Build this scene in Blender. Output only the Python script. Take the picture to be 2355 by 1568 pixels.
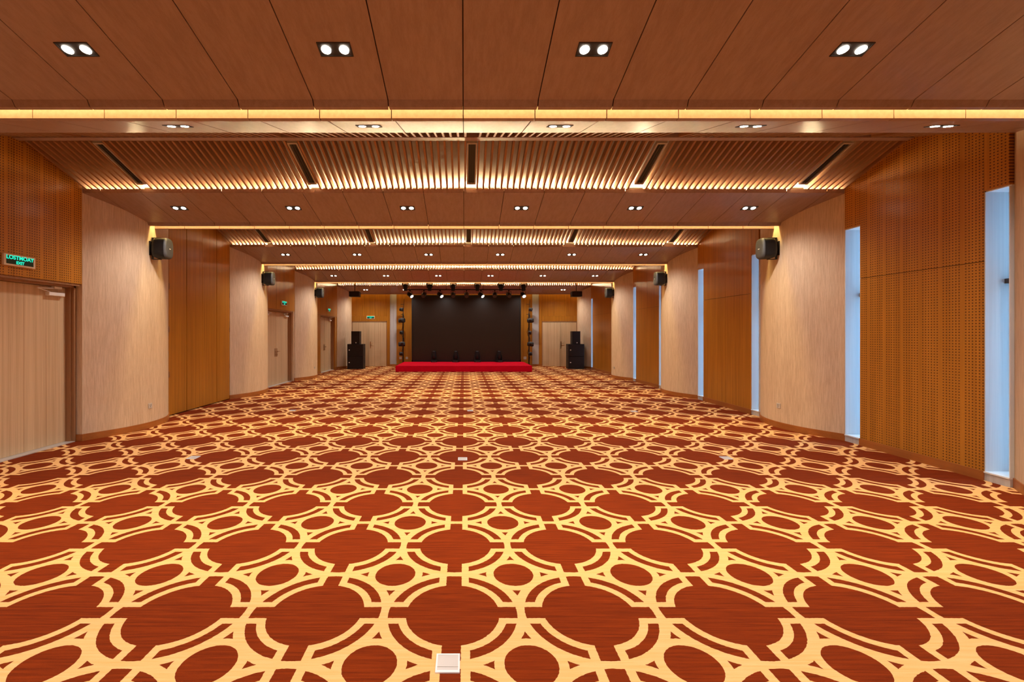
import bpy, bmesh, math, random
from mathutils import Vector, Matrix
random.seed(7)
S = bpy.context.scene
for o in list(bpy.data.objects): bpy.data.objects.remove(o)
COL = S.collection

# ------------------------------------------------------------------ camera, world, exposure
CAMH = 1.6
cam_d = bpy.data.cameras.new('camera'); cam = bpy.data.objects.new('camera', cam_d); COL.objects.link(cam)
cam.location = (0, 0, CAMH); cam.rotation_euler = (math.pi/2, 0, 0)
cam_d.sensor_fit = 'HORIZONTAL'; cam_d.sensor_width = 36.0
cam_d.lens = 992/2355*36; cam_d.shift_x = (1177.5-1068)/2355; cam_d.shift_y = (766-784)/2355
cam_d.clip_start = 0.05; cam_d.clip_end = 200
S.camera = cam
W = bpy.data.worlds.new('world'); S.world = W; W.use_nodes = True
W.node_tree.nodes['Background'].inputs[0].default_value = (0.27, 0.62, 1.0, 1)
W.node_tree.nodes['Background'].inputs[1].default_value = 17.0
S.view_settings.view_transform = 'Standard'; S.view_settings.look = 'None'
S.view_settings.gamma = 1; S.view_settings.use_curve_mapping = False
S.view_settings.exposure = 0.0
MAIN_W, SLOPE_W, COVE_W, SLIT_W, BACK_W = 60.0, 16.0, 470.0, 150.0, 75.0
LAMP_COL = (1.0, 0.94, 0.88); COVE_COL = (1.0, 0.77, 0.44); SLIT_COL = (1.0, 0.72, 0.26)

# ------------------------------------------------------------------ node helpers
def new_mat(name):
    m = bpy.data.materials.new(name); m.use_nodes = True
    nt = m.node_tree; b = nt.nodes['Principled BSDF']
    return m, nt, b
class N:
    def __init__(s, nt): s.nt = nt
    def node(s, t, **k):
        n = s.nt.nodes.new(t)
        for a, v in k.items(): setattr(n, a, v)
        return n
    def put(s, sock, v):
        if isinstance(v, bpy.types.NodeSocket): s.nt.links.new(v, sock)
        else: sock.default_value = v
    def m(s, op, a, b=0.0, c=None):
        n = s.node('ShaderNodeMath', operation=op); s.put(n.inputs[0], a); s.put(n.inputs[1], b)
        if c is not None: s.put(n.inputs[2], c)
        return n.outputs[0]
    def vmul(s, v, sc):
        n = s.node('ShaderNodeVectorMath', operation='MULTIPLY'); s.put(n.inputs[0], v); s.put(n.inputs[1], sc); return n.outputs[0]
    def noise(s, v, scale, detail=3.0, rough=0.55):
        n = s.node('ShaderNodeTexNoise'); s.put(n.inputs['Vector'], v); n.inputs['Scale'].default_value = scale
        n.inputs['Detail'].default_value = detail; n.inputs['Roughness'].default_value = rough; return n.outputs['Fac']
    def mix(s, f, a, b):
        n = s.node('ShaderNodeMix', data_type='RGBA'); s.put(n.inputs[0], f)
        s.put(n.inputs[6], a if not isinstance(a, tuple) else a+(1,)); s.put(n.inputs[7], b if not isinstance(b, tuple) else b+(1,)); return n.outputs[2]
    def ramp(s, f, lo, hi):
        n = s.node('ShaderNodeMapRange'); s.put(n.inputs[0], f); n.inputs[1].default_value = lo; n.inputs[2].default_value = hi; return n.outputs[0]
def pos(h): return h.node('ShaderNodeNewGeometry').outputs['Position']
def bump(h, b, height, dist, strength=0.5):
    n = h.node('ShaderNodeBump'); h.put(n.inputs['Height'], height); n.inputs['Distance'].default_value = dist
    n.inputs['Strength'].default_value = strength; h.nt.links.new(n.outputs[0], b.inputs['Normal'])

def plain(name, col, rough=0.5, metal=0.0, spec=0.5, var=0.08, emit=0.0):
    m, nt, b = new_mat(name); h = N(nt)
    f = h.noise(pos(h), 9.0)
    c = h.mix(f, tuple(x*(1-var) for x in col), tuple(min(1, x*(1+var)) for x in col))
    nt.links.new(c, b.inputs['Base Color'])
    b.inputs['Roughness'].default_value = rough; b.inputs['Metallic'].default_value = metal
    b.inputs['Specular IOR Level'].default_value = spec
    if emit:
        b.inputs['Emission Color'].default_value = col+(1,); b.inputs['Emission Strength'].default_value = emit
    return m
def streaky(name, dark, light, axis, freq=26.0, stretch=0.03, rough=0.4, spec=0.4, fine=True, contrast=(0.36, 0.64), perf=None):
    """wood / vinyl whose grain runs along one axis"""
    m, nt, b = new_mat(name); h = N(nt); p = pos(h)
    sc = [1.0, 1.0, 1.0]; sc['XYZ'.index(axis)] = stretch
    v = h.vmul(p, tuple(sc))
    f = h.ramp(h.noise(v, freq, 4.0, 0.6), *contrast)
    big = h.ramp(h.noise(v, freq*0.12, 2.0), 0.3, 0.7)
    f = h.m('ADD', h.m('MULTIPLY', f, 0.7), h.m('MULTIPLY', big, 0.3))
    if fine:
        f = h.m('ADD', h.m('MULTIPLY', f, 0.75), h.m('MULTIPLY', h.ramp(h.noise(v, freq*7, 2.0), .3, .7), 0.25))
    c = h.mix(f, dark, light)
    if perf:
        pitch, hole, hcol, u0 = perf
        s = h.node('ShaderNodeSeparateXYZ'); h.put(s.inputs[0], p)
        def cell(x, off):
            fr = h.m('FRACT', h.m('MULTIPLY', h.m('ADD', x, off), 1.0/pitch))
            return h.m('LESS_THAN', h.m('ABSOLUTE', h.m('SUBTRACT', fr, 0.5)), 0.5*hole/pitch)
        # holes come in double columns: every third column is left out
        g = h.m('FRACT', h.m('MULTIPLY', h.m('ADD', s.outputs[1], 100.0), 1.0/(pitch*7)))
        keep = h.m('GREATER_THAN', g, 1.0/7)
        k = h.m('MULTIPLY', h.m('MULTIPLY', cell(s.outputs[1], 100.0), cell(s.outputs[2], u0)), keep)
        c = h.mix(k, c, hcol)
        bump(h, b, h.m('SUBTRACT', 1.0, k), 0.003, 0.6)
    else:
        bump(h, b, f, 0.0006, 0.35)
    nt.links.new(c, b.inputs['Base Color'])
    b.inputs['Roughness'].default_value = rough; b.inputs['Specular IOR Level'].default_value = spec
    return m
def emitter(name, col, strength):
    m, nt, b = new_mat(name)
    b.inputs['Base Color'].default_value = (0.8, 0.8, 0.8, 1)
    b.inputs['Emission Color'].default_value = col+(1,); b.inputs['Emission Strength'].default_value = strength
    return m

def carpet():
    m, nt, b = new_mat('patterned_carpet'); h = N(nt); p = pos(h)
    T, X0, Y0 = 0.782, -0.0665, 2.472
    s = h.node('ShaderNodeSeparateXYZ')
    wob = h.node('ShaderNodeTexNoise'); h.put(wob.inputs['Vector'], p); wob.inputs['Scale'].default_value = 60; wob.inputs['Detail'].default_value = 1
    wv = h.node('ShaderNodeVectorMath', operation='MULTIPLY_ADD'); h.put(wv.inputs[0], wob.outputs['Color']); wv.inputs[1].default_value = (.006, .006, 0); h.put(wv.inputs[2], p)
    h.put(s.inputs[0], wv.outputs[0])
    def loc(x, x0):
        f = h.m('FRACT', h.m('ADD', h.m('MULTIPLY', h.m('SUBTRACT', x, x0), 1/T), 100.5))
        return h.m('MULTIPLY', h.m('SUBTRACT', f, 0.5), T)
    u = h.m('ABSOLUTE', loc(s.outputs[0], X0+.003)); v = h.m('ABSOLUTE', loc(s.outputs[1], Y0+.003))
    L = lambda a, b_: h.m('LESS_THAN', a, b_)
    G = lambda a, b_: h.m('GREATER_THAN', a, b_)
    AND = lambda a, b_: h.m('MULTIPLY', a, b_)
    OR = lambda a, b_: h.m('MAXIMUM', a, b_)
    r = h.m('SQRT', h.m('ADD', h.m('MULTIPLY', u, u), h.m('MULTIPLY', v, v)))
    du = h.m('SUBTRACT', T/2, u); dv = h.m('SUBTRACT', T/2, v)
    rho = h.m('SQRT', h.m('ADD', h.m('MULTIPLY', du, du), h.m('MULTIPLY', dv, dv)))
    mn = h.m('MINIMUM', u, v)
    a = L(r, .266)
    b1 = AND(L(mn, .049), L(r, .368))
    c1 = AND(AND(G(r, .311), L(r, .366)), G(mn, .095))
    d1 = L(rho, .131)
    e1 = AND(G(rho, .180), G(r, .4215))
    brown = OR(OR(OR(a, b1), OR(c1, d1)), e1)
    st = h.noise(h.vmul(p, (0.9, 22.0, 1.0)), 3.0, 5.0, 0.65)
    st = h.ramp(st, .32, .68)
    tuft = h.ramp(h.noise(p, 420.0, 2.0), .3, .7)
    f = h.m('ADD', h.m('MULTIPLY', st, .65), h.m('MULTIPLY', tuft, .35))
    cb = h.mix(f, (0.095, 0.010, 0.0010), (0.275, 0.037, 0.0030))
    cy = h.mix(f, (0.80, 0.40, 0.115), (0.93, 0.56, 0.250))
    c = h.mix(brown, cy, cb)
    nt.links.new(c, b.inputs['Base Color']); b.inputs['Roughness'].default_value = 0.95
    b.inputs['Specular IOR Level'].default_value = 0.1
    bump(h, b, h.m('ADD', h.m('MULTIPLY', tuft, .6), h.m('MULTIPLY', brown, -.8)), 0.003, 0.35)
    return m

M = {}
M['carpet'] = carpet()
M['soffit'] = streaky('brown_veneer', (0.270, 0.165, 0.135), (0.360, 0.235, 0.200), 'Y', 26, .02, rough=.33, spec=.35)
M['slat'] = streaky('slat_wood', (0.27, 0.115, 0.042), (0.38, 0.175, 0.070), 'Y', 14, .05, rough=.5)
M['backing'] = plain('cream_board', (0.50, 0.43, 0.35), .8)
M['wallpaper'] = streaky('beige_wallcovering', (0.50, 0.345, 0.225), (0.75, 0.575, 0.405), 'Z', 85, .05, rough=.75, spec=.2)
M['wood'] = streaky('amber_veneer', (0.30, 0.108, 0.009), (0.54, 0.215, 0.022), 'Z', 22, .02, rough=.28, spec=.45)
M['wood_base'] = streaky('dark_amber_veneer', (0.30, 0.090, 0.018), (0.42, 0.140, 0.030), 'Y', 15, .03, rough=.35)
M['perf'] = streaky('perforated_veneer', (0.36, 0.135, 0.011), (0.54, 0.220, 0.024), 'Z', 15, .02, rough=.28, spec=.45, perf=(.0325, .0135, (0.11, 0.033, 0.006), 0.0))
M['door'] = streaky('taupe_veneer', (0.49, 0.325, 0.180), (0.72, 0.530, 0.315), 'Z', 34, .012, rough=.45)
M['frame'] = streaky('brown_frame_veneer', (0.27, 0.125, 0.055), (0.38, 0.195, 0.090), 'Z', 26, .02, rough=.4)
M['dark_seam'] = plain('seam_shadow_board', (0.05, 0.028, 0.018), .9)
M['ceiling_paint'] = plain('brown_ceiling_paint', (0.28, 0.16, 0.10), .8)
M['white'] = plain('white_paint', (0.80, 0.80, 0.79), .5)
M['reveal'] = streaky('pale_grey_lining', (0.60, 0.63, 0.66), (0.76, 0.78, 0.80), 'Z', 18, .02, rough=.5)
M['curtain'] = streaky('grey_fabric_panel', (0.40, 0.37, 0.36), (0.56, 0.53, 0.52), 'Z', 30, .02, rough=.85, spec=.1)
M['black'] = plain('black_plastic', (0.009, 0.008, 0.008), .5, spec=.3)
M['black_matte'] = plain('black_paint', (0.012, 0.009, 0.009), .6)
M['grille'] = plain('dark_grey_grille', (0.045, 0.043, 0.045), .5)
M['cabinet'] = plain('black_textured_paint', (0.010, 0.004, 0.004), .55)
M['cabinet_front'] = plain('black_mesh_grille', (0.014, 0.006, 0.006), .7)
M['badge'] = plain('pale_badge', (0.85, 0.82, 0.80), .3)
M['steel'] = plain('brushed_steel', (0.62, 0.60, 0.58), .28, .9)
M['closer'] = plain('pale_grey_enamel', (0.80, 0.76, 0.70), .35)
M['satin'] = plain('satin_grey_plate', (0.62, 0.58, 0.54), .4, .3)
M['bronze'] = plain('bronze', (0.40, 0.22, 0.11), .35, .8)
M['red'] = plain('red_stage_carpet', (0.56, 0.003, 0.018), .95, spec=.05, var=.12)
M['screen'] = plain('matt_black_screen', (0.015, 0.009, 0.007), .33, spec=.45)
M['screen_edge'] = plain('screen_frame_black', (0.006, 0.006, 0.007), .35)
M['lens'] = emitter('lamp_lens', (1.0, 0.88, 0.72), 26.0)
M['led'] = emitter('led_strip', (1.0, 0.70, 0.32), 5.0)
M['sign_green'] = plain('dark_green_sign_face', (0.001, 0.028, 0.008), .3)
M['sign_glow'] = emitter('green_letter_glow', (0.0, 0.80, 0.52), 1.15)
M['sign_glow'].node_tree.nodes['Principled BSDF'].inputs['Base Color'].default_value = (0, .06, .03, 1)
M['sign_frame'] = plain('sign_cream_frame', (0.72, 0.56, 0.38), .5)
M['lamp_face'] = emitter('stage_lamp_face', (1.0, 0.93, 0.85), 1.2)
M['diffuser'] = plain('diffuser_dark_slot', (0.045, 0.038, 0.030), .6)
M['diffuser_rim'] = plain('diffuser_rim_paint', (0.42, 0.33, 0.25), .6)
def glass():
    m, nt, b = new_mat('window_glass'); nt.nodes.remove(b); h = N(nt)
    t = h.node('ShaderNodeBsdfTransparent'); t.inputs[0].default_value = (.93, .96, .97, 1)
    g = h.node('ShaderNodeBsdfGlossy'); g.inputs['Roughness'].default_value = .03
    mx = h.node('ShaderNodeMixShader'); mx.inputs[0].default_value = .06
    nt.links.new(t.outputs[0], mx.inputs[1]); nt.links.new(g.outputs[0], mx.inputs[2])
    nt.links.new(mx.outputs[0], nt.nodes['Material Output'].inputs[0]); return m
M['glass'] = glass()

# ------------------------------------------------------------------ mesh helpers
class MB:
    def __init__(s): s.v = []; s.f = []
    def add(s, vs, fs):
        n = len(s.v); s.v += [tuple(x) for x in vs]; s.f += [tuple(i+n for i in f) for f in fs]; return s
    def box(s, x0, x1, y0, y1, z0, z1):
        x0, x1 = sorted((x0, x1)); y0, y1 = sorted((y0, y1)); z0, z1 = sorted((z0, z1))
        vs = [(x, y, z) for z in (z0, z1) for x, y in ((x0, y0), (x1, y0), (x1, y1), (x0, y1))]
        return s.add(vs, [(3, 2, 1, 0), (4, 5, 6, 7), (0, 1, 5, 4), (1, 2, 6, 5), (2, 3, 7, 6), (3, 0, 4, 7)])
    def prism_x(s, prof, x0, x1):
        """closed (y, z) outline extruded along x"""
        n = len(prof); vs = [(x0, y, z) for y, z in prof]+[(x1, y, z) for y, z in prof]
        fs = [tuple(range(n)), tuple(range(2*n-1, n-1, -1))]+[(i, i+n, (i+1) % n+n, (i+1) % n) for i in range(n)]
        return s.add(vs, fs)
    def strip_x(s, line, t, x0, x1, up=True):
        """open (y, z) line given thickness t upwards (as separate quads, no concave caps)"""
        vs = []; fs = []
        top = [(y, z+t) for y, z in line]; n = len(line)
        for x in (x0, x1):
            vs += [(x, y, z) for y, z in line]+[(x, y, z) for y, z in top]
        k = 2*n
        for i in range(n-1):
            fs += [(i, i+1, k+i+1, k+i), (n+i, k+n+i, k+n+i+1, n+i+1), (i, n+i, n+i+1, i+1), (k+i, k+i+1, k+n+i+1, k+n+i)]
        fs += [(0, k, k+n, n), (n-1, 2*n-1, k+2*n-1, k+n-1)]
        return s.add(vs, fs)
    def prism_z(s, outline, z0, z1):
        n = len(outline); vs = [(x, y, z0) for x, y in outline]+[(x, y, z1) for x, y in outline]
        fs = [tuple(range(n-1, -1, -1)), tuple(range(n, 2*n))]+[(i, (i+1) % n, (i+1) % n+n, i+n) for i in range(n)]
        return s.add(vs, fs)
    def cyl(s, a, b, r0, r1=None, n=14, cap=True):
        r1 = r0 if r1 is None else r1; a = Vector(a); b = Vector(b); d = (b-a).normalized()
        u = d.orthogonal().normalized(); w = d.cross(u)
        vs = []
        for c, r in ((a, r0), (b, r1)):
            vs += [c+u*math.cos(2*math.pi*i/n)*r+w*math.sin(2*math.pi*i/n)*r for i in range(n)]
        fs = [(i, (i+1) % n, (i+1) % n+n, i+n) for i in range(n)]
        if cap: fs += [tuple(range(n-1, -1, -1)), tuple(range(n, 2*n))]
        return s.add(vs, fs)
    def loft(s, rings, cap=True):
        n = len(rings[0]); vs = [p for r in rings for p in r]; fs = []
        for k in range(len(rings)-1):
            for i in range(n):
                fs.append((k*n+i, k*n+(i+1) % n, (k+1)*n+(i+1) % n, (k+1)*n+i))
        if cap: fs += [tuple(range(n-1, -1, -1)), tuple(range((len(rings)-1)*n, len(rings)*n))]
        return s.add(vs, fs)
    def tube(s, pts, r, n=8):
        for a, b in zip(pts[:-1], pts[1:]): s.cyl(a, b, r, n=n)
        return s
    def build(s, name, mat, parent=None, loc=(0, 0, 0), smooth=False, bevel=0.0, segs=2):
        me = bpy.data.meshes.new(name); me.from_pydata(s.v, [], s.f)
        bm = bmesh.new(); bm.from_mesh(me); bmesh.ops.recalc_face_normals(bm, faces=bm.faces)
        bm.to_mesh(me); bm.free(); me.update()
        me.materials.append(M[mat] if isinstance(mat, str) else mat)
        if smooth:
            for p in me.polygons: p.use_smooth = True
            try: me.set_sharp_from_angle(angle=math.radians(40))
            except Exception: pass
        o = bpy.data.objects.new(name, me); COL.objects.link(o); o.location = loc
        if parent: o.parent = parent
        if bevel:
            b = o.modifiers.new('bevel', 'BEVEL'); b.width = bevel; b.segments = segs; b.limit_method = 'ANGLE'
        return o
def empty(name, loc=(0, 0, 0), rot=(0, 0, 0), parent=None):
    o = bpy.data.objects.new(name, None); COL.objects.link(o); o.location = loc; o.rotation_euler = rot
    o.empty_display_size = .1
    if parent: o.parent = parent
    return o
def struct(o, label=None):
    o['kind'] = 'structure'
    if label: o['label'] = label
    return o
def tag(o, label, cat, group=None):
    o['label'] = label; o['category'] = cat
    if group: o['group'] = group
    return o
def dup(src, loc=None, rot=None, mats=None):
    def rec(o, par):
        c = o.copy(); COL.objects.link(c)
        if par: c.parent = par
        for ch in o.children: rec(ch, c)
        return c
    c = rec(src, None)
    if loc is not None: c.location = loc
    if rot is not None: c.rotation_euler = rot
    return c
def inst(me_obj, loc, parent=None):
    c = me_obj.copy(); COL.objects.link(c); c.location = loc
    if parent: c.parent = parent
    return c

# ------------------------------------------------------------------ layout numbers
F = [2.60, 6.41, 10.445, 14.45, 19.25]          # front edge of each ceiling beam
HW = 5.68                                        # half width at the pier corners
YB = 20.90                                       # far wall
YR = -4.0                                        # wall behind the camera
PIER = [(0, 5.68), (.3, 5.50), (.5, 5.405), (.8, 5.335), (1.1, 5.33), (1.4, 5.40), (1.65, 5.53), (1.87, 5.70)]
def spline(pts, k=4):
    out = []
    P = [pts[0]]+pts+[pts[-1]]
    for i in range(1, len(P)-2):
        for j in range(k):
            t = j/k
            out.append(tuple(0.5*((2*P[i][a])+(-P[i-1][a]+P[i+1][a])*t+(2*P[i-1][a]-5*P[i][a]+4*P[i+1][a]-P[i+2][a])*t*t+(-P[i-1][a]+3*P[i][a]-3*P[i+1][a]+P[i+2][a])*t**3) for a in (0, 1)))
    out.append(pts[-1]); return out
PC = spline(PIER)

# ------------------------------------------------------------------ floor, slab, outer walls
struct(MB().box(-6.2, 6.2, YR, YB+.1, -.1, 0).build('floor', 'carpet'), 'carpet of interlocking cream rings on rust red')
struct(MB().box(-6.2, 6.2, YR, YB+.2, 4.42, 4.5).build('ceiling', 'ceiling_paint'))
wl = struct(MB().box(-6.25, -6.1, YR, YB+.1, 0, 4.42).build('wall_left', 'ceiling_paint'))
wb = struct(MB().box(-6.1, 6.1, YB, YB+.1, 0, 4.42).build('wall_back', 'wood'))
struct(MB().box(-6.2, 6.2, YR-.1, YR, 0, 4.42).build('wall_rear', 'wallpaper'))
# the outer right wall is built as piers of masonry between the window slits
wr = empty('wall_right', (0, 0, 0)); struct(wr)

# ------------------------------------------------------------------ piers (rounded, one per beam and side)
def pier(Fy, side, parent, last=False):
    out = [(side*x, Fy+y) for y, x in PC if not (last and Fy+y > YB-.001)]
    yend = min(Fy+1.87, YB-.001) if last else Fy+1.87
    if last: out.append((side*5.52, YB-.001))
    o = MB().prism_z([(side*6.02, Fy)]+out+[(side*6.02, yend)], 0, 3.80).build('pier', 'wallpaper', parent, smooth=True)
    # skirting that follows the curve
    m = MB(); t = .016; pts = [(side*(5.80), Fy-.012)]+[(side*(5.68), Fy-.012)]+out
    off = []
    for i, (x, y) in enumerate(pts): off.append((x-side*t, y if i > 1 else y-.004))
    vs = []
    for (x, y), (xo, yo) in zip(pts, off): vs += [(x+side*.01, y, 0), (xo, yo, 0), (xo, yo, .10), (x+side*.01, y, .10)]
    fs = []
    for i in range(len(pts)-1):
        for a, b in ((0, 1), (1, 2), (2, 3), (3, 0)): fs.append((4*i+a, 4*i+b, 4*i+4+b, 4*i+4+a))
    fs += [(0, 1, 2, 3), (4*len(pts)-4, 4*len(pts)-3, 4*len(pts)-2, 4*len(pts)-1)]
    m.add(vs, fs)
    return o, m
base_l, base_r = MB(), MB()
for i, Fy in enumerate(F):
    for side, par, bb in ((-1, wl, base_l), (1, wr, base_r)):
        o, m = pier(Fy, side, par, last=(i == 4)); bb.add(m.v, m.f)

# ------------------------------------------------------------------ right wall bays: slit window, wood boards, slit window
WIN_Z0, WIN_Z1 = .10, 3.13
wcount = 0
def window(y0, y1):
    global wcount; wcount += 1
    w = empty('window_%d' % wcount, (5.97, (y0+y1)/2, 0)); struct(w)
    def b(*a): return MB().box(*a)
    L = (-5.97, -(y0+y1)/2, 0)
    b(5.965, 5.975, y0+.012, y1-.012, WIN_Z0+.02, WIN_Z1-.02).build('glass_pane', 'glass', w, L)
    fr = MB()
    for a in ((y0, y0+.02), (y1-.02, y1)): fr.box(5.94, 6.0, a[0], a[1], WIN_Z0, WIN_Z1)
    fr.box(5.94, 6.0, y0, y1, WIN_Z0, WIN_Z0+.03).box(5.94, 6.0, y0, y1, WIN_Z1-.03, WIN_Z1)
    fr.build('window_frame', 'grille', w, L)
    b(5.86, 6.0, y0+.01, y1-.01, 2.14, 2.19).build('transom', 'grille', w, L)
    b(5.655, 5.965, y0, y0+.008, WIN_Z0, WIN_Z1).build('reveal', 'reveal', w, L)
    b(5.655, 5.965, y1-.008, y1, WIN_Z0, WIN_Z1).build('reveal', 'reveal', w, L)
    b(5.67, 5.965, y0, y1, WIN_Z1, WIN_Z1+.012).build('head_lining', 'white', w, L)
    b(5.655, 5.99, y0, y1, 0.0, WIN_Z0-.016).build('sill_base', 'curtain', w, L)
    b(5.645, 5.99, y0, y1, WIN_Z0-.0155, WIN_Z0).build('sill', 'white', w, L)
    return w
bays = [(F[i]+1.87, F[i+1]) for i in range(4)]
# outer masonry right: solid except at slits
edges = [YR]
for a, b in bays: edges += [a, a+.22, b-.25, b]
edges.append(YB+.1)
mr = MB()
for k in range(0, len(edges), 2): mr.box(6.02, 6.2, edges[k]+(-.05 if k else 0), edges[k+1]+.05 if k+1 < len(edges)-1 else edges[k+1], 0, 4.42)
for a, b in bays:
    for s0, s1 in ((a, a+.22), (b-.25, b)):
        mr.box(6.0, 6.2, s0-.05, s1+.05, WIN_Z1+.013, 4.42).box(6.0, 6.2, s0-.05, s1+.05, -.1, WIN_Z0)
mr.build('masonry', 'ceiling_paint', wr)
for bi, (a, b) in enumerate(bays):
    window(a, a+.22); window(b-.25, b)
    mat = 'perf' if bi == 0 else 'wood'
    y0, y1 = a+.22, b-.25
    MB().box(5.665, 6.0, y0+.002, y1-.002, 0, 4.4).build('panel_core', 'dark_seam', wr)
    n = 1 if bi == 0 else 2
    wdt = (y1-y0)/n
    for k in range(n):
        MB().box(5.65, 5.664, y0+k*wdt+.002, y0+(k+1)*wdt-.002, .10, 2.377).build('wood_panel', mat, wr)
        MB().box(5.65, 5.664, y0+k*wdt+.002, y0+(k+1)*wdt-.002, 2.383, 4.36).build('wood_panel', mat, wr)
    # boards above the slits
    for s0, s1 in ((a, a+.22), (b-.25, b)):
        MB().box(5.65, 6.0, s0+.002, s1-.002, WIN_Z1+.013, 4.36).build('wood_panel', mat, wr)
    base_r.box(5.634, 5.66, y0, y1, 0, .10)
# behind camera
MB().box(5.68, 6.02, YR, F[0], 0, 4.4).build('wood_panel', 'wood', wr)
MB().box(-6.1, -5.68, YR, F[0], 0, 4.4).build('wood_panel', 'wood', wl)

# ------------------------------------------------------------------ left wall bays and doors
def lever(m, x, y, z, s=1):     # lever handle on a face whose normal is +x
    m.box(x, x+.008, y-.022, y+.022, z-.13, z+.13)
    m.cyl((x, y, z+.03), (x+.05, y, z+.03), .010, n=10); m.cyl((x+.05, y, z+.03), (x+.05, y+s*.12, z+.03), .009, n=10)
    m.cyl((x, y, z-.07), (x+.02, y, z-.07), .016, n=12)
dcount = 0
def left_double_door(yc, lab, y_lo, y_hi, header=2.325, closer=True):
    global dcount; dcount += 1
    d = empty('door_%d' % dcount, (-5.87, yc, 0)); struct(d)
    L = (5.87, -yc, 0); lw = .92; top = header-.06
    # door lining and architrave
    fr = MB()
    for s in (-1, 1):
        e = yc+s*(lw+.005)
        fr.box(-5.92, -5.76, e, e+s*.03, 0, top+.03).box(-5.90, -5.80, e-s*.0, e-s*.02, 0, top)
    fr.box(-5.92, -5.76, yc-lw-.035, yc+lw+.035, top+.002, top+.03)
    fr.box(-5.78, -5.70, yc-lw-.035, yc+lw+.035, top+.03, header-.002)
    fr.build('door_frame', 'frame', d, L)
    for s in (-1, 1):
        a, b = (yc-lw, yc-.003) if s < 0 else (yc+.003, yc+lw)
        lf = MB().box(-5.91, -5.87, a+.004, b-.004, .012, top-.004).build('door_leaf', 'door', d, L)
        # vertical board joints of the leaf
        g = MB()
        for q in (1/3, 2/3): g.box(-5.871, -5.8695, a+(b-a)*q-.002, a+(b-a)*q+.002, .02, top-.02)
        g.build('board_joint', 'frame', lf)
        if not (lab == 'near' and s > 0):
            hd = MB(); lever(hd, -5.87, yc+s*.06, 1.0, s); hd.build('lever_handle', 'bronze', lf)
        if closer:
            cl = MB()
            e = yc+s*(lw-.08)
            cl.box(-5.87, -5.81, e-s*.24, e, top-.135, top-.085)
            ob = cl.build('door_closer', 'closer', lf, bevel=.005)
            ar = MB().cyl((-5.84, e-s*.19, top-.085), (-5.80, e-s*.42, top-.045), .008, n=8).cyl((-5.80, e-s*.42, top-.045), (-5.83, e-s*.14, top-.028), .008, n=8)
            ar.box(-5.85, -5.80, e-s*.17, e-s*.06, top-.035, top-.002)
            ar.build('closer_arm', 'closer', lf)
    MB().box(-5.93, -5.74, yc-lw, yc+lw, 0, .010).build('threshold', 'satin', d, L)
    # surrounding wall infill
    w = MB()
    for s, e in ((-1, y_lo), (1, y_hi)):
        a = yc+s*(lw+.036)
        if s*(e-a) > .02:
            (MB().box(-6.08, -5.70, a, e-s*.002, 0, header-.004)).build('wood_panel', 'wood' if s*(e-a) > .1 else 'wallpaper', wl)
            if s*(e-a) > .1: base_l.box(-5.70, -5.684, a, e, 0, .10)
    return d
# bay 1: doors with perforated boards above
def upper_boards(a, b, mat, z0, n):
    MB().box(-6.08, -5.70, a+.001, b-.001, z0, 4.40).build('panel_core', 'dark_seam', wl)
    w = (b-a)/n
    for k in range(n):
        MB().box(-5.70, -5.685, a+k*w+.002, a+(k+1)*w-.002, z0, 4.38).build('wood_panel', mat, wl)
a, b = bays[0]
left_double_door(b-.972, 'near', a, b); upper_boards(a, b, 'perf', 2.325, 2)
# bay 2: four tall folding leaves
a, b = bays[1]; w = (b-a-.02)/4
MB().box(-6.08, -5.72, a+.001, b-.001, 0, 4.40).build('panel_core', 'dark_seam', wl)
for k in range(4):
    lf = MB().box(-5.72, -5.685+(.004 if k % 2 else 0), a+.01+k*w+.006, a+.01+(k+1)*w-.006, .02, 4.38).build('folding_leaf', 'wood', wl)
    if k in (0, 3):
        hg = MB()
        for z in (.75, 1.62, 2.45): hg.box(-5.686, -5.675, (a+.012 if k == 0 else b-.03), (a+.03 if k == 0 else b-.012), z, z+.11)
        hg.build('hinge', 'bronze', lf)
a, b = bays[2]
left_double_door(b-1.02, 'mid', a, b); upper_boards(a, b, 'wood', 2.325, 3)
a, b = bays[3]
left_double_door(b-1.20, 'far', a, b); upper_boards(a, b, 'wood', 2.325, 4)
struct(base_l.build('baseboard_left', 'wood_base')); struct(base_r.build('baseboard_right', 'wood_base'))

# ------------------------------------------------------------------ far wall
YF = YB
def back_part(x0, x1, z0, z1, mat, name, t=.03, par=wb): return MB().box(x0, x1, YF-t, YF-.0005, z0, z1).build(name, mat, par)
for s in (-1, 1):
    x = lambda v: s*v
    # strip of grey fabric, boards beside it
    back_part(x(3.285), x(3.60), .10, 4.3, 'curtain', 'fabric_strip', .035)
    back_part(x(3.605), x(3.74), 0, 4.3, 'wood', 'wood_panel', .05)
    back_part(x(2.86), x(3.28), 0, 4.3, 'wood', 'wood_panel', .03)
    for k in range(2): back_part(x(2.02+.418*k+.002), x(2.02+.418*(k+1)-.002), 0, 4.3, 'wood', 'wood_panel', .03)
    for k in range(3): back_part(x(3.745+.59*k+.002), x(3.745+.59*(k+1)-.002), 2.43, 4.3, 'wood', 'wood_panel', .03)
    back_part(x(3.745), x(5.515), 2.18, 2.426, 'wood', 'wood_panel', .045)
bb = MB().box(-3.74, -3.0, YF-.06, YF-.036, 0, .10).box(3.0, 3.74, YF-.06, YF-.036, 0, .10)
struct(bb.build('baseboard_back', 'wood_base'))
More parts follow.
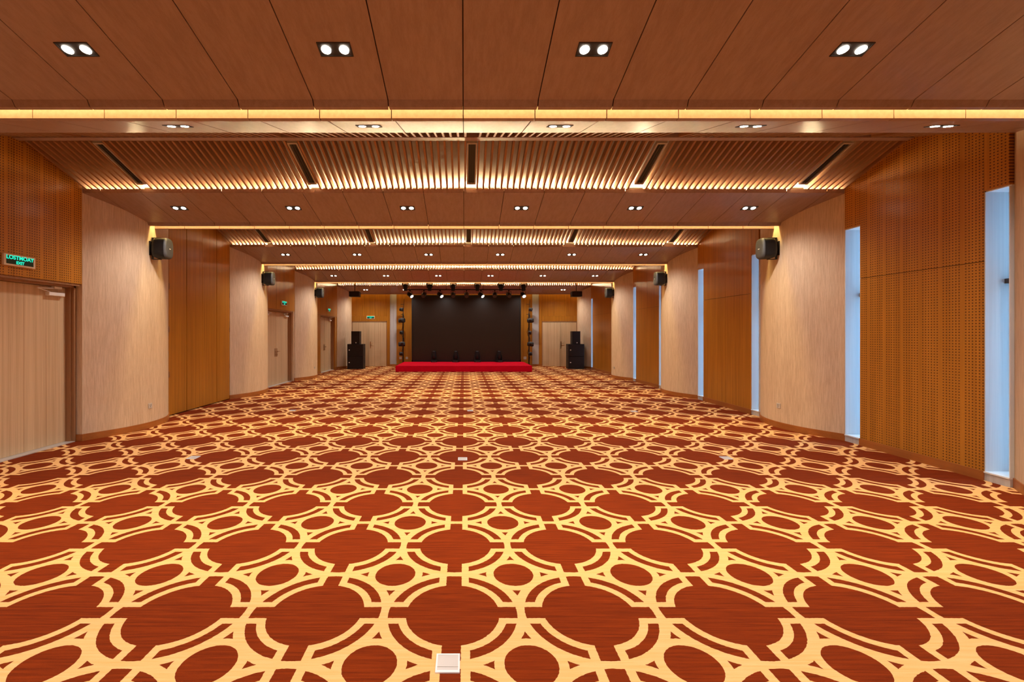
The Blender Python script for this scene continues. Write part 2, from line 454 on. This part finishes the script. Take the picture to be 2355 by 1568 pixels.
def far_door(s, ajar):
    global dcount; dcount += 1
    d = empty('door_%d' % dcount, (s*4.60, YF, 0)); struct(d); L = (-s*4.60, -YF, 0)
    x0, x1 = 3.76, 5.44; xm = 4.60
    fr = MB().box(s*x0-.02, s*x0+.02, YF-.04, YF-.001, 0, 2.178).box(s*x1-.02, s*x1+.02, YF-.04, YF-.001, 0, 2.178).box(s*x0, s*x1, YF-.04, YF-.001, 2.14, 2.178)
    fr.build('door_frame', 'frame', d, L)
    MB().box(s*3.78, s*5.42, YF-.004, YF-.001, 0.005, 2.14).build('opening_shade_sheet', 'dark_seam', d, L)  # thin dark sheet on the solid wall paints the shade behind the leaves
    for k, (a, b_) in enumerate(((3.785, xm-.002), (xm+.002, 5.415))):
        hinge = a if k == 0 else b_; wd = b_-a
        lf = MB()
        sgn = 1 if k == 0 else -1
        lf.box(0, s*sgn*wd, -.035, 0, .012, 2.125)
        o = lf.build('door_leaf', 'door', d, (s*hinge-s*4.60, -.006, 0))
        g = MB()
        for q in (.34, .67): g.box(s*sgn*wd*q-.003, s*sgn*wd*q+.003, -.0365, -.034, .02, 2.11)
        g.build('board_joint', 'frame', o)
        if k == ajar[0]: o.rotation_euler = (0, 0, math.radians(ajar[1])*(-1 if s*sgn > 0 else 1))
        if (k == 0) != (s < 0): continue
        op = MB(); xx = s*sgn*(wd-.07)
        op.box(xx-.02, xx+.02, -.043, -.035, .93, 1.20).cyl((xx, -.035, 1.12), (xx, -.09, 1.12), .012, n=10).cyl((xx, -.09, 1.12), (xx-s*sgn*.12, -.09, 1.12), .010, n=10).cyl((xx, -.035, .90), (xx, -.05, .90), .022, n=10)
        op.build('lever_handle', 'bronze', o)
    return d
far_door(-1, (0, 7)); far_door(1, (0, 7))

# ------------------------------------------------------------------ ceiling beams, panel by panel
SEAM0, PW = -0.01, 0.60
def xcells():
    c = [SEAM0+PW*k for k in range(-9, 10)]
    return [(-HW, c[0])]+list(zip(c[:-1], c[1:]))+[(c[-1], HW)]
def zc(z): return z+CAMH
beam_roots = []
for bi, Fy in enumerate(F):
    last = bi == 4
    P = lambda y, z: (Fy+y, zc(z))
    rt = MB()
    def quad_prism(pts): rt.prism_x(pts, -HW, HW)
    quad_prism([P(.016, 2.105), P(.50, 1.978), P(.50, 2.13), P(.016, 2.115)])
    quad_prism([P(.50, 1.978), P(.84, 1.885), P(.84, 2.13), P(.50, 2.13)])
    quad_prism([P(.84, 1.885), P(.90, 1.84), P(.90, 2.13), P(.84, 2.13)])
    if not last:
        quad_prism([P(.90, 2.02), P(1.06, 2.02), P(1.06, 2.13), P(.90, 2.13)])
        quad_prism([P(1.06, 1.85), P(1.85, 2.085), P(1.85, 2.13), P(1.06, 2.13)])
    r = rt.build('trim_%d' % (bi+1), 'dark_seam'); struct(r); beam_roots.append(r)
    nm = {}
    for x0, x1 in xcells():
        a, b = x0+.0040, x1-.0040
        MB().strip_x([P(0, 2.13), P(.0005, 2.085), P(.84, 1.862), P(.866, 1.816), P(.90, 1.812), P(.901, 1.90)], .014, a, b).build('soffit_panel', 'soffit', r)
        if not last:
            MB().box(a, b, Fy+1.005, Fy+1.055, zc(1.796), zc(2.018)).build('cove_board', 'soffit', r)
            MB().strip_x([P(1.058, 1.80), P(1.06, 1.83), P(1.855, 2.07)], .014, a, b).build('rear_panel', 'soffit', r)
    # led profile on the front edge and in the slit
    MB().box(-HW+.05, HW-.05, Fy+.10, Fy+.12, zc(2.125), zc(2.14)).build('led_strip', 'led', r)
    L = bpy.data.lights.new('cove_light', 'AREA'); L.shape = 'RECTANGLE'; L.size = 11.1; L.size_y = .03; L.energy = COVE_W; L.color = COVE_COL
    lo = bpy.data.objects.new('cove_light', L); COL.objects.link(lo); lo.location = (0, Fy+.11, zc(2.155))
    lo.rotation_euler = (math.radians(-146), 0, 0); lo.parent = r       # up and towards the slats in front
    L = bpy.data.lights.new('slit_light', 'AREA'); L.shape = 'RECTANGLE'; L.size = 10.9; L.size_y = .03; L.energy = BACK_W if last else SLIT_W; L.color = SLIT_COL
    lo = bpy.data.objects.new('slit_light', L); COL.objects.link(lo); lo.parent = r
    if last: lo.location = (0, YB-.14, 3.93); lo.rotation_euler = (math.radians(8), 0, 0)
    else: lo.location = (0, Fy+.945, zc(2.012)); lo.rotation_euler = (math.radians(14), 0, 0)
# plain panelled ceiling behind the viewpoint and above the far slit
rear = MB().box(-HW, HW, YR, F[0]-.02, 3.74, 3.80).build('ceiling', 'soffit'); struct(rear)
rear2 = MB().box(-5.6, 5.6, F[4]+.55, YB-.001, 3.95, 4.0).build('ceiling', 'ceiling_paint'); struct(rear2)

# ------------------------------------------------------------------ slatted bays
DIFF_X = [-4.72, -2.22, .10, 2.55, 4.95]
def slat_line(a, b):   # underside of the slats, (y, z)
    return [(a-.01, zc(2.14)), (b-1.01, zc(2.455)), (b-.89, zc(2.455)), (b+.06, zc(2.112))]
for bi, (a, b) in enumerate(bays):
    ln = slat_line(a, b)
    bk = [(a-.30, ln[0][1]+.06), (ln[0][0], ln[0][1]+.12), (ln[1][0], ln[1][1]+.12), (ln[2][0], ln[2][1]+.12), (b+.05, ln[3][1]+.13), (b+.45, ln[3][1]+.10), (b+.50, ln[3][1]-.0)]
    m = MB().strip_x(bk, .02, -HW-.0, HW+.0)
    c = m.build('ceiling', 'backing'); struct(c)
    pitch = .0893; n = int(HW/pitch)
    proto = None; stuff = MB()
    for k in range(-n, n+1):
        x = k*pitch+.012
        if abs(x) > HW-.03: continue
        if bi < 2 and any(abs(x-dx) < .075 for dx in DIFF_X): continue
        if bi < 2:
            if proto is None:
                mb = MB()
                for (p, q) in ((ln[0], ln[1]), (ln[2], ln[3])): mb.strip_x([p, q], .098, -.013, .013)
                proto = mb.build('slat', 'slat', c, (x, 0, 0))
            else: inst(proto, (x, 0, 0), c)
        else:
            for (p, q) in ((ln[0], ln[1]), (ln[2], ln[3])): stuff.strip_x([p, q], .098, x-.013, x+.013)
    MB().box(-HW, HW, b-.995, b-.905, zc(2.455), zc(2.57)).build('cross_board', 'soffit', c)
    if bi >= 2:
        o = stuff.build('slat', 'slat', c); o['kind'] = 'stuff'

# linear air diffusers between the slats
ROWN = ['nearest slatted bay', 'second slatted bay', 'third slatted bay', 'last slatted bay']
DN = ['beside the left wall', 'between the left wall and the centre', 'on the centre line', 'between the centre and the windows', 'beside the window wall']
for bi in (0, 1):
    b = bays[bi][1]
    for k, dx in enumerate(DIFF_X):
        y0, y1 = b-.84, b-.12
        zf = lambda y: zc(2.455)-(y-(b-.89))*(.343/.95)
        d = empty('air_diffuser', (dx, y0, zf(y0)))
        tag(d, 'narrow ceiling air diffuser in the %s, %s' % (ROWN[bi], DN[k]), 'air vent', 'linear air diffusers between the slats')
        L = (-dx, -y0, -zf(y0))
        r = MB()
        for xa, xb in ((-.066, -.048), (.048, .066)): r.strip_x([(y0-.02, zf(y0-.02)), (y1+.02, zf(y1+.02))], .05, dx+xa, dx+xb)
        r.strip_x([(y0-.02, zf(y0-.02)), (y0, zf(y0))], .05, dx-.048, dx+.048).strip_x([(y1, zf(y1)), (y1+.02, zf(y1+.02))], .05, dx-.048, dx+.048)
        r.build('rim', 'diffuser_rim', d, L)
        MB().strip_x([(y0, zf(y0)+.02), (y1, zf(y1)+.02)], .02, dx-.047, dx+.047).build('slot', 'diffuser', d, L)
        v = MB()
        for q in (-.016, .016): v.strip_x([(y0, zf(y0)+.004), (y1, zf(y1)+.004)], .014, dx+q-.002, dx+q+.002)
        v.build('blade', 'diffuser', d, L)

# ------------------------------------------------------------------ downlights
def make_downlight(kind):
    e = empty('downlight')
    fr = MB()
    # recessed black tray with two openings, local z up into the ceiling
    fr.box(-.115, .115, -.055, -.047, -.004, .012).box(-.115, .115, .047, .055, -.004, .012).box(-.115, -.107, -.047, .047, -.004, .012).box(.107, .115, -.047, .047, -.004, .012)
    fr.box(-.107, .107, -.047, .047, -.001, .001)
    fr.build('frame', 'black_matte', e)
    for x in (-.0625, .0625):
        MB().cyl((x, 0, -.006), (x, 0, -.0015), .033, .033, n=20).build('lens', 'lens', e)
    return e
def spot(parent, x, y, z, energy):
    L = bpy.data.lights.new('lamp', 'SPOT'); L.energy = energy; L.color = LAMP_COL; L.spot_size = math.radians(150); L.spot_blend = 1.0; L.shadow_soft_size = .035
    o = bpy.data.objects.new('lamp', L); COL.objects.link(o); o.location = (x, y, z); return o
LX = [-4.5, -2.7, -.9, .9, 2.7, 4.5]
PN = ['closest to the left wall', 'second from the left wall', 'just left of the centre seam', 'just right of the centre seam', 'second from the window wall', 'closest to the window wall']
BN = ['nearest wooden ceiling beam', 'second wooden ceiling beam', 'third wooden ceiling beam', 'fourth wooden ceiling beam', 'last wooden ceiling beam']
base = None
tilt = math.atan(.268)
for bi, Fy in enumerate(F):
    for k, x in enumerate(LX):
        y = Fy+.405; z = zc(2.085-.268*.405)-.0005
        if base is None: base = make_downlight(0); d = base
        else: d = dup(base)
        d.location = (x, y, z); d.rotation_euler = (-tilt, 0, 0)
        tag(d, 'twin downlight in the %s, %s' % (BN[bi], PN[k]), 'ceiling light', 'twin downlights in the '+BN[bi])
        for q in (-.0625, .0625): spot(d, x+q, y, z-.05, MAIN_W)
t2 = math.atan(.30)
for k, x in enumerate(LX):
    if k == 0: continue
    y = F[0]+1.467; z = zc(1.83+.302*(1.467-1.06))-.001
    d = dup(base); d.location = (x, y, z); d.rotation_euler = (t2, 0, 0)
    tag(d, 'small twin downlight behind the nearest beam edge, %s' % PN[k], 'ceiling light', 'twin downlights on the rear slope of the nearest beam')
    for q in (-.0625, .0625): spot(d, x+q, y, z-.04, SLOPE_W)
for y in (-2.6, -.6):
    for k, x in enumerate(LX):
        d = dup(base); d.location = (x, y, 3.739); d.rotation_euler = (0, 0, 0)
        tag(d, 'twin downlight %s, %s' % ('just behind the camera' if y > -1 else 'by the rear wall', PN[k]), 'ceiling light', 'twin downlights behind the camera')
        spot(d, x, y, 3.68, MAIN_W*2)

# ------------------------------------------------------------------ stage, screen
st = MB().box(-2.85, 2.80, 17.83, 20.38, 0, .25).build('stage_platform', 'red', bevel=.012)
tag(st, 'low stage platform covered in bright red carpet in front of the screen', 'stage')
sc = empty('display_screen', (.09, 20.46, .25)); tag(sc, 'huge dark blank display screen standing behind the red stage', 'screen')
sx0, sx1, sz0, sz1 = -2.50, 2.68, .02, 3.41
L = (-.09, -20.46, -.25)
fr = MB()
for a in ((sx0, sx0+.05), (sx1-.05, sx1)): fr.box(a[0], a[1], 20.44, 20.50, sz0+.0, sz1)
fr.box(sx0, sx1, 20.44, 20.50, sz1-.05, sz1).box(sx0, sx1, 20.44, 20.50, sz0, .34)
fr.build('bezel', 'screen_edge', sc, L)
MB().box(sx0+.05, sx1-.05, 20.46, 20.49, .34, sz1-.05).build('panel', 'screen', sc, L)
MB().box(sx0, sx1, 20.50, 20.62, 0.0, sz1).build('back_casing', 'black_matte', sc, L)

# ------------------------------------------------------------------ loudspeakers
def superring(x, hy, hz, n=28, e=3.2, zoff=0):
    r = []
    for i in range(n):
        t = 2*math.pi*i/n; c, s_ = math.cos(t), math.sin(t)
        r.append((x, hy*math.copysign(abs(c)**(2/e), c), hz*math.copysign(abs(s_)**(2/e), s_)+zoff))
    return r
def make_wall_speaker():
    e = empty('wall_speaker')
    MB().loft([superring(.055, .075, .125), superring(.075, .10, .155), superring(.12, .118, .172), superring(.27, .124, .178)]).build('body', 'black', e, smooth=True)
    MB().loft([superring(.271, .124, .178), superring(.285, .120, .174), superring(.302, .108, .160), superring(.308, .085, .135)]).build('front_grille', 'grille', e, smooth=True)
    MB().box(.3075, .311, -.020, .020, -.010, .000).build('badge', 'badge', e)
    br = MB().box(0, .012, -.055, .055, -.12, .12).box(.012, .06, -.03, .03, -.10, -.06).box(.012, .06, -.03, .03, .06, .10)
    br.box(.03, .17, -.02, .02, .174, .184).box(.03, .17, -.02, .02, -.186, -.176).box(.024, .036, -.02, .02, -.186, .184)
    br.build('wall_bracket', 'black_matte', e)
    return e
sp0 = None
PR = ['first pier', 'second pier', 'third pier']
for i, bi in enumerate((1, 2, 3)):
    for s in (-1, 1):
        if sp0 is None: sp0 = make_wall_speaker(); d = sp0
        else: d = dup(sp0)
        d.location = (s*5.335, F[bi]+.93, zc(1.44))
        d.rotation_euler = (0, 0, math.radians(5) if s < 0 else math.radians(180-5))
        tag(d, 'black rounded wall loudspeaker, %s from the camera on the %s' % (PR[i], 'door side' if s < 0 else 'window side'), 'speaker', 'wall speakers on the piers')
def make_box_speaker(w, h, d, name, badge):
    e = empty(name)
    MB().box(-w/2, w/2, .02, d, 0, h).build('cabinet', 'cabinet', e, bevel=.006)
    MB().box(-w/2+.012, w/2-.012, .004, .0195, .012, h-.012).build('front_grille', 'cabinet_front', e)
    bx, bz = badge
    MB().box(bx-.025, bx+.025, -.001, .0035, bz-.022, bz+.022).build('badge', 'badge', e)
    m = MB()
    for s in (-1, 1): m.box(s*w/2, s*(w/2+.004), d*.45, d*.75, h*.55, h*.7)
    m.build('side_handle', 'black_matte', e)
    return e
sub = make_box_speaker(.71, .555, .46, 'subwoofer', (-.26, .29))
YS = 19.25
subs = [(-4.88, 0), (-4.88, 1), (5.0, 0), (5.0, 1)]
for k, (x, lv) in enumerate(subs):
    d = sub if k == 0 else dup(sub)
    d.location = (x, YS, lv*.556)
    tag(d, 'square black subwoofer with white badge, %s one of the pair %s' % ('lower' if lv == 0 else 'upper', 'on the door side' if x < 0 else 'on the window side'), 'speaker', 'stacked black subwoofers')
topsp = make_box_speaker(.37, .575, .36, 'loudspeaker', (.03, .06))
for k, x in enumerate((-4.89, 5.02)):
    d = topsp if k == 0 else dup(topsp); d.location = (x, YS+.08, 1.112)
    tag(d, 'small upright black loudspeaker on top of the subwoofers %s' % ('by the left far doors' if x < 0 else 'by the right far doors'), 'speaker', 'loudspeakers on the subwoofers')
def make_hanging():
    e = empty('hanging_speaker')
    MB().box(-.21, .21, -.15, .15, -.22, 0).build('cabinet', 'cabinet', e, bevel=.012)
    MB().box(-.20, .20, -.158, -.1505, -.21, -.01).build('front_grille', 'cabinet_front', e)
    MB().box(-.11, .11, -.03, .03, 0, .015).cyl((0, 0, .015), (0, 0, .68), .014, n=10).box(-.05, .05, -.05, .05, .67, .685).build('hanging_rod', 'black_matte', e)
    return e
hs = make_hanging(); hb = zc(1.515)+.22
for k, x in enumerate((-4.57, 4.67)):
    d = hs if k == 0 else dup(hs); d.location = (x, 18.0, hb)
    tag(d, 'flat black loudspeaker hanging on a rod above the %s subwoofers' % ('left' if x < 0 else 'right'), 'speaker', 'hanging speakers in front of the stage')

# ------------------------------------------------------------------ stage lights
def make_moving_head(lit=False):
    """local origin under the base; +z towards the head"""
    e = empty('moving_head_light')
    MB().box(-.15, .15, -.12, .12, 0, .085).build('base', 'black', e, bevel=.012)
    MB().box(-.10, .10, -.121, -.1205, .02, .06).box(-.15, -.05, -.1215, -.12, .003, .012).box(.05, .15, -.1215, -.12, .003, .012).build('display_strip', 'grille', e)
    y = MB()
    y.box(-.10, .10, -.05, .05, .085, .11)
    for s in (-1, 1):
        y.loft([[(s*.105, -.055, .10), (s*.135, -.055, .10), (s*.135, .055, .10), (s*.105, .055, .10)], [(s*.105, -.045, .26), (s*.130, -.045, .26), (s*.130, .045, .26), (s*.105, .045, .26)], [(s*.105, -.02, .34), (s*.122, -.02, .34), (s*.122, .02, .34), (s*.105, .02, .34)]])
    y.build('yoke', 'black', e)
    h = MB()
    def ring(z, r, n=18): return [(r*math.cos(2*math.pi*i/n), r*math.sin(2*math.pi*i/n), z) for i in range(n)]
    h.loft([ring(.14, .05), ring(.16, .078), ring(.22, .092), ring(.32, .092), ring(.44, .082), ring(.50, .078)])
    ho = h.build('head', 'black', e, smooth=True)
    MB().loft([ring(.5005, .066), ring(.508, .060), ring(.512, .035)]).build('lens', 'lamp_face' if lit else 'grille', e, smooth=True)
    return e
mh = make_moving_head()
px = [998, 1048.5, 1097.5, 1148]
PL = ['first from the door side', 'second from the door side', 'third from the door side', 'fourth from the door side']
for k, p in enumerate(px):
    d = mh if k == 0 else dup(mh)
    d.location = ((p-1068)*20.15/992, 20.15, .2505); d.rotation_euler = (0, 0, [0.1, -.2, .15, .4][k])
    tag(d, 'black moving head light standing on the red stage, %s' % PL[k], 'stage light', 'moving heads on the stage')
# overhead bars
def bar(y, z, x0, x1, lab, hang):
    e = empty('lighting_bar', (0, y, z)); tag(e, lab, 'lighting bar')
    MB().cyl((x0, 0, 0), (x1, 0, 0), .024, n=12).build('pipe', 'black_matte', e)
    for x in [x0+.25+(x1-x0-.5)*q/3 for q in range(4)]:
        MB().cyl((x, 0, .024), (x, 0, hang), .008, n=8).box(x-.03, x+.03, -.03, .03, -.02, .03).build('hanger', 'black_matte', e)
bar(17.7, 3.75, -2.75, 2.75, 'upper black lighting bar carrying round moving heads above the stage', .36)
bar(18.45, 3.46, -2.60, 2.62, 'lower black lighting bar carrying small can lights above the screen', .62)
hm = make_moving_head()
ux = [932.4, 988, 1042, 1098, 1152, 1204]
UN = ['first', 'second', 'third', 'fourth', 'fifth', 'sixth']
for k, p in enumerate(ux):
    d = hm if k == 0 else dup(hm)
    d.scale = (.95, .95, .78)
    d.location = ((p-1068)*17.7/992, 17.7, 3.724); d.rotation_euler = (math.pi, 0, [.3, -.3, .2, -.2, .35, 0][k])
    tag(d, 'black moving head hanging over the stage, %s from the door side' % UN[k], 'stage light', 'moving heads on the upper bar')
def make_par(lit):
    e = empty('can_light')
    MB().box(-.02, .02, -.02, .02, -.045, .0).build('clamp', 'black_matte', e)
    y = MB()
    for s in (-1, 1): y.box(s*.085, s*.092, -.012, .012, -.20, -.045)
    y.box(-.092, .092, -.012, .012, -.052, -.045); y.build('yoke', 'black_matte', e)
    dr = Vector((0, -.8, -.6)).normalized(); c = Vector((0, 0, -.17))
    MB().cyl(c-dr*.12, c-dr*.07, .045, .075, n=16).cyl(c-dr*.07, c+dr*.11, .078, .08, n=16).build('can', 'black', e, smooth=True)
    MB().cyl(c+dr*.1105, c+dr*.114, .066, .066, n=16).build('lens', 'lamp_face' if lit else 'grille', e)
    return e
pdark, plit = make_par(False), make_par(True)
lx = [(943, 1), (975, 0), (1012, 1), (1042, 0), (1073, 0), (1106, 1), (1138, 0), (1170, 0), (1203, 1)]
CN = ['first', 'second', 'third', 'fourth', 'fifth', 'sixth', 'seventh', 'eighth', 'ninth']
u0 = u1 = False
for k, (p, lit) in enumerate(lx):
    if lit: d = dup(plit) if u1 else plit; u1 = True
    else: d = dup(pdark) if u0 else pdark; u0 = True
    d.scale = (1.25, 1.25, 1.15); d.location = ((p-1068)*18.45/992, 18.45, 3.46-.0245); d.rotation_euler = (0, 0, [.9, -.2, .8, .1, 0, .8, -.1, .2, .3][k])
    tag(d, 'small black can light%s above the screen, %s from the door side' % (' with a pale face' if lit else '', CN[k]), 'stage light', 'can lights on the lower bar')
# side poles with clamped lights
def make_pole(name_lab, x, y):
    e = empty('lighting_stand', (x, y, 0)); tag(e, name_lab, 'light stand')
    MB().cyl((0, 0, .02), (0, 0, 2.55), .028, n=12).build('pole', 'black_matte', e)
    MB().cyl((0, 0, 2.55), (.05, 0, 3.23), .016, .010, n=8).build('top_rod', 'black_matte', e)
    MB().cyl((0, 0, 0), (0, 0, .02), .15, n=20).build('base_plate', 'black_matte', e)
    for z in (2.98, 2.50): MB().cyl((-.12, 0, z), (.02, 0, z), .012, n=8).build('side_arm', 'black_matte', e)
    cb = [(0.02, -.03, 2.5), (.06, -.04, 2.3), (.0, -.05, 2.05), (-.03, -.04, 1.85), (-.10, -.03, 1.66), (-.06, -.03, 1.5), (.04, -.03, 1.36), (.05, -.03, 1.15), (.0, -.03, .9), (-.08, -.03, .66), (.03, -.03, .45), (0, -.03, .1)]
    MB().tube(cb, .011, 6).build('cable', 'black', e)
big = None; small = None
def make_side_light(w, h):
    e = empty('stage_spotlight')
    MB().loft([superring(-w/2, h*.30, h*.32), superring(-w*.42, h*.42, h*.44), superring(w*.30, h*.48, h*.5), superring(w/2, h*.42, h*.40)]).build('housing', 'black_matte', e, smooth=True)
    MB().box(-w*.15, w*.25, -h*.1, h*.1, h*.46, h*.52).build('pale_top_plate', 'satin', e)['label'] = 'pale grey top plate'
    MB().cyl((0, -h*.46, 0), (0, -h*.56, -.01), h*.30, h*.26, n=16).build('lens', 'black_matte', e, smooth=True)
    MB().box(-.02, .02, h*.30, h*.30+.09, -.025, .025).build('clamp', 'black_matte', e)
    return e
for s, nm, X in ((-1, 'left', -2.94), (1, 'right', 3.10)):
    make_pole('tall black lighting stand at the %s side of the screen' % nm, X, 20.70)
    hts = [(2.72, 0, 'topmost small'), (2.20, 1, 'upper large'), (1.62, 0, 'middle small'), (1.08, 1, 'lower large'), (.62, 0, 'lowest small')]
    for z, bg, nmz in hts:
        if bg: d = make_side_light(.30, .22) if big is None else dup(big); big = big or d
        else: d = make_side_light(.16, .17) if small is None else dup(small); small = small or d
        d.location = (X+(-.03 if s < 0 else .03)+(.0 if bg else random.uniform(-.04, .03)), 20.43, z)
        d.rotation_euler = (random.uniform(-.2, .1), random.uniform(-.2, .25), random.uniform(-.4, .4))
        tag(d, '%s black spotlight clamped to the stand %s of the screen' % (nmz, nm), 'stage light', 'spotlights on the %s stand' % nm)

# ------------------------------------------------------------------ exit signs
def make_sign():
    e = empty('exit_sign')     # local: faces -y
    fr = MB().box(-.195, .195, 0, .03, -.0715, .0715)
    fr.build('housing', 'sign_frame', e, bevel=.004)
    MB().box(-.168, .168, -.0015, -.0003, -.050, .050).build('sign_face', 'sign_green', e)
    for txt, z, sz in (('LOSTMOAY', .012, .066), ('EXIT', -.043, .050)):
        c = bpy.data.curves.new('lettering', 'FONT'); c.body = txt; c.size = sz; c.align_x = 'CENTER'; c.extrude = .0004; c.offset = .0022
        c.materials.append(M['sign_glow'])
        tmp = bpy.data.objects.new('lettering', c); COL.objects.link(tmp); bpy.context.view_layer.update()
        me = bpy.data.meshes.new_from_object(tmp.evaluated_get(bpy.context.evaluated_depsgraph_get())); bpy.data.objects.remove(tmp)
        if not me.materials: me.materials.append(M['sign_glow'])
        o = bpy.data.objects.new('lettering', me); COL.objects.link(o); o.parent = e; o.rotation_euler = (math.pi/2, 0, 0); o.location = (0, -.0022, z); o.scale = (.98, 1, 1)
    return e
sg = make_sign()
signs = [((-5.684+.031, 5.49, 2.515), math.pi/2, 'green lit exit sign on the perforated wood above the nearest doors'),
         ((-5.684+.031, 13.56, 2.54), math.pi/2, 'green lit exit sign above the second pair of side doors'),
         ((-5.684+.031, 18.06, 2.56), math.pi/2, 'green lit exit sign above the farthest side doors, past the third wall speaker'),
         ((-4.53, YB-.032-.031, 2.36), 0, 'green lit exit sign over the doors on the far wall beside the screen')]
for k, (loc, rz, lab) in enumerate(signs):
    d = sg if k == 0 else dup(sg)
    d.location = loc; d.rotation_euler = (0, 0, rz); tag(d, lab, 'exit sign', 'green exit signs')

# ------------------------------------------------------------------ sockets and floor boxes
def make_socket():
    e = empty('wall_socket')
    MB().box(-.043, .043, -.008, 0, -.043, .043).build('plate', 'satin', e, bevel=.003)
    m = MB()
    for x, z in ((-.012, .012), (.012, .012), (0, -.014)): m.box(x-.003, x+.003, -.0088, -.0079, z-.008, z+.008)
    m.build('pin_holes', 'black_matte', e)
    return e
so = make_socket(); first = True
for bi, nm in ((1, 'first'), (3, 'third')):
    for s in (-1, 1):
        d = so if first else dup(so); first = False
        d.location = (s*5.327, F[bi]+.90, .37); d.rotation_euler = (0, 0, math.pi/2 if s < 0 else -math.pi/2)
        tag(d, 'small square wall socket low on the %s beige pier of the %s' % (nm, 'door side' if s < 0 else 'window side'), 'socket', 'wall sockets on the piers')
for x, s_, lab in ((-3.09, 1, 'white wall socket on the wood left of the left lighting stand'), (-2.78, 1, 'white wall socket between the left lighting stand and the screen'), (2.93, 1.2, 'white wall socket on the wood right of the screen')):
    d = dup(so); d.location = (x, YB-.031, .40); d.rotation_euler = (0, 0, 0); d.scale = (1.3*s_, 1, 1.3*s_)
    for c in d.children:
        pass
    tag(d, lab, 'socket', 'wall sockets beside the screen')
def make_floor_box():
    e = empty('floor_socket_box')
    fr = MB()
    fr.box(-.058, .058, -.06, -.047, 0, .006).box(-.058, .058, .050, .058, 0, .006).box(-.058, -.050, -.047, .050, 0, .006).box(.050, .058, -.047, .050, 0, .006)
    fr.build('frame', 'white', e)
    MB().box(-.050, .050, -.024, .050, 0, .0045).build('lid', 'satin', e)
    MB().box(-.050, .050, -.046, -.027, 0, .0045).build('flap', 'satin', e)
    return e
fb = make_floor_box(); first = True
for (u, v, lab) in ((1030, 1526, 'square metal floor socket box in the carpet closest to the camera'), (445, 1052.5, 'metal floor socket box near the closest side doors'), (1064, 1055.5, 'metal floor socket box on the centre line, second from the camera'),
                    (1670, 1053.5, 'metal floor socket box in front of the perforated window-side panel'), (673, 944, 'metal floor socket box in the carpet facing the tall folding leaves'), (1081.5, 944.3, 'metal floor socket box on the centre line, third from the camera'), (1458, 946, 'metal floor socket box in the carpet beyond the first window-side pier')):
    y = CAMH*992/(v-766); x = (u-1068)*y/992
    d = fb if first else dup(fb); first = False
    d.location = (x, y, .0005); tag(d, lab, 'floor socket', 'floor socket boxes')
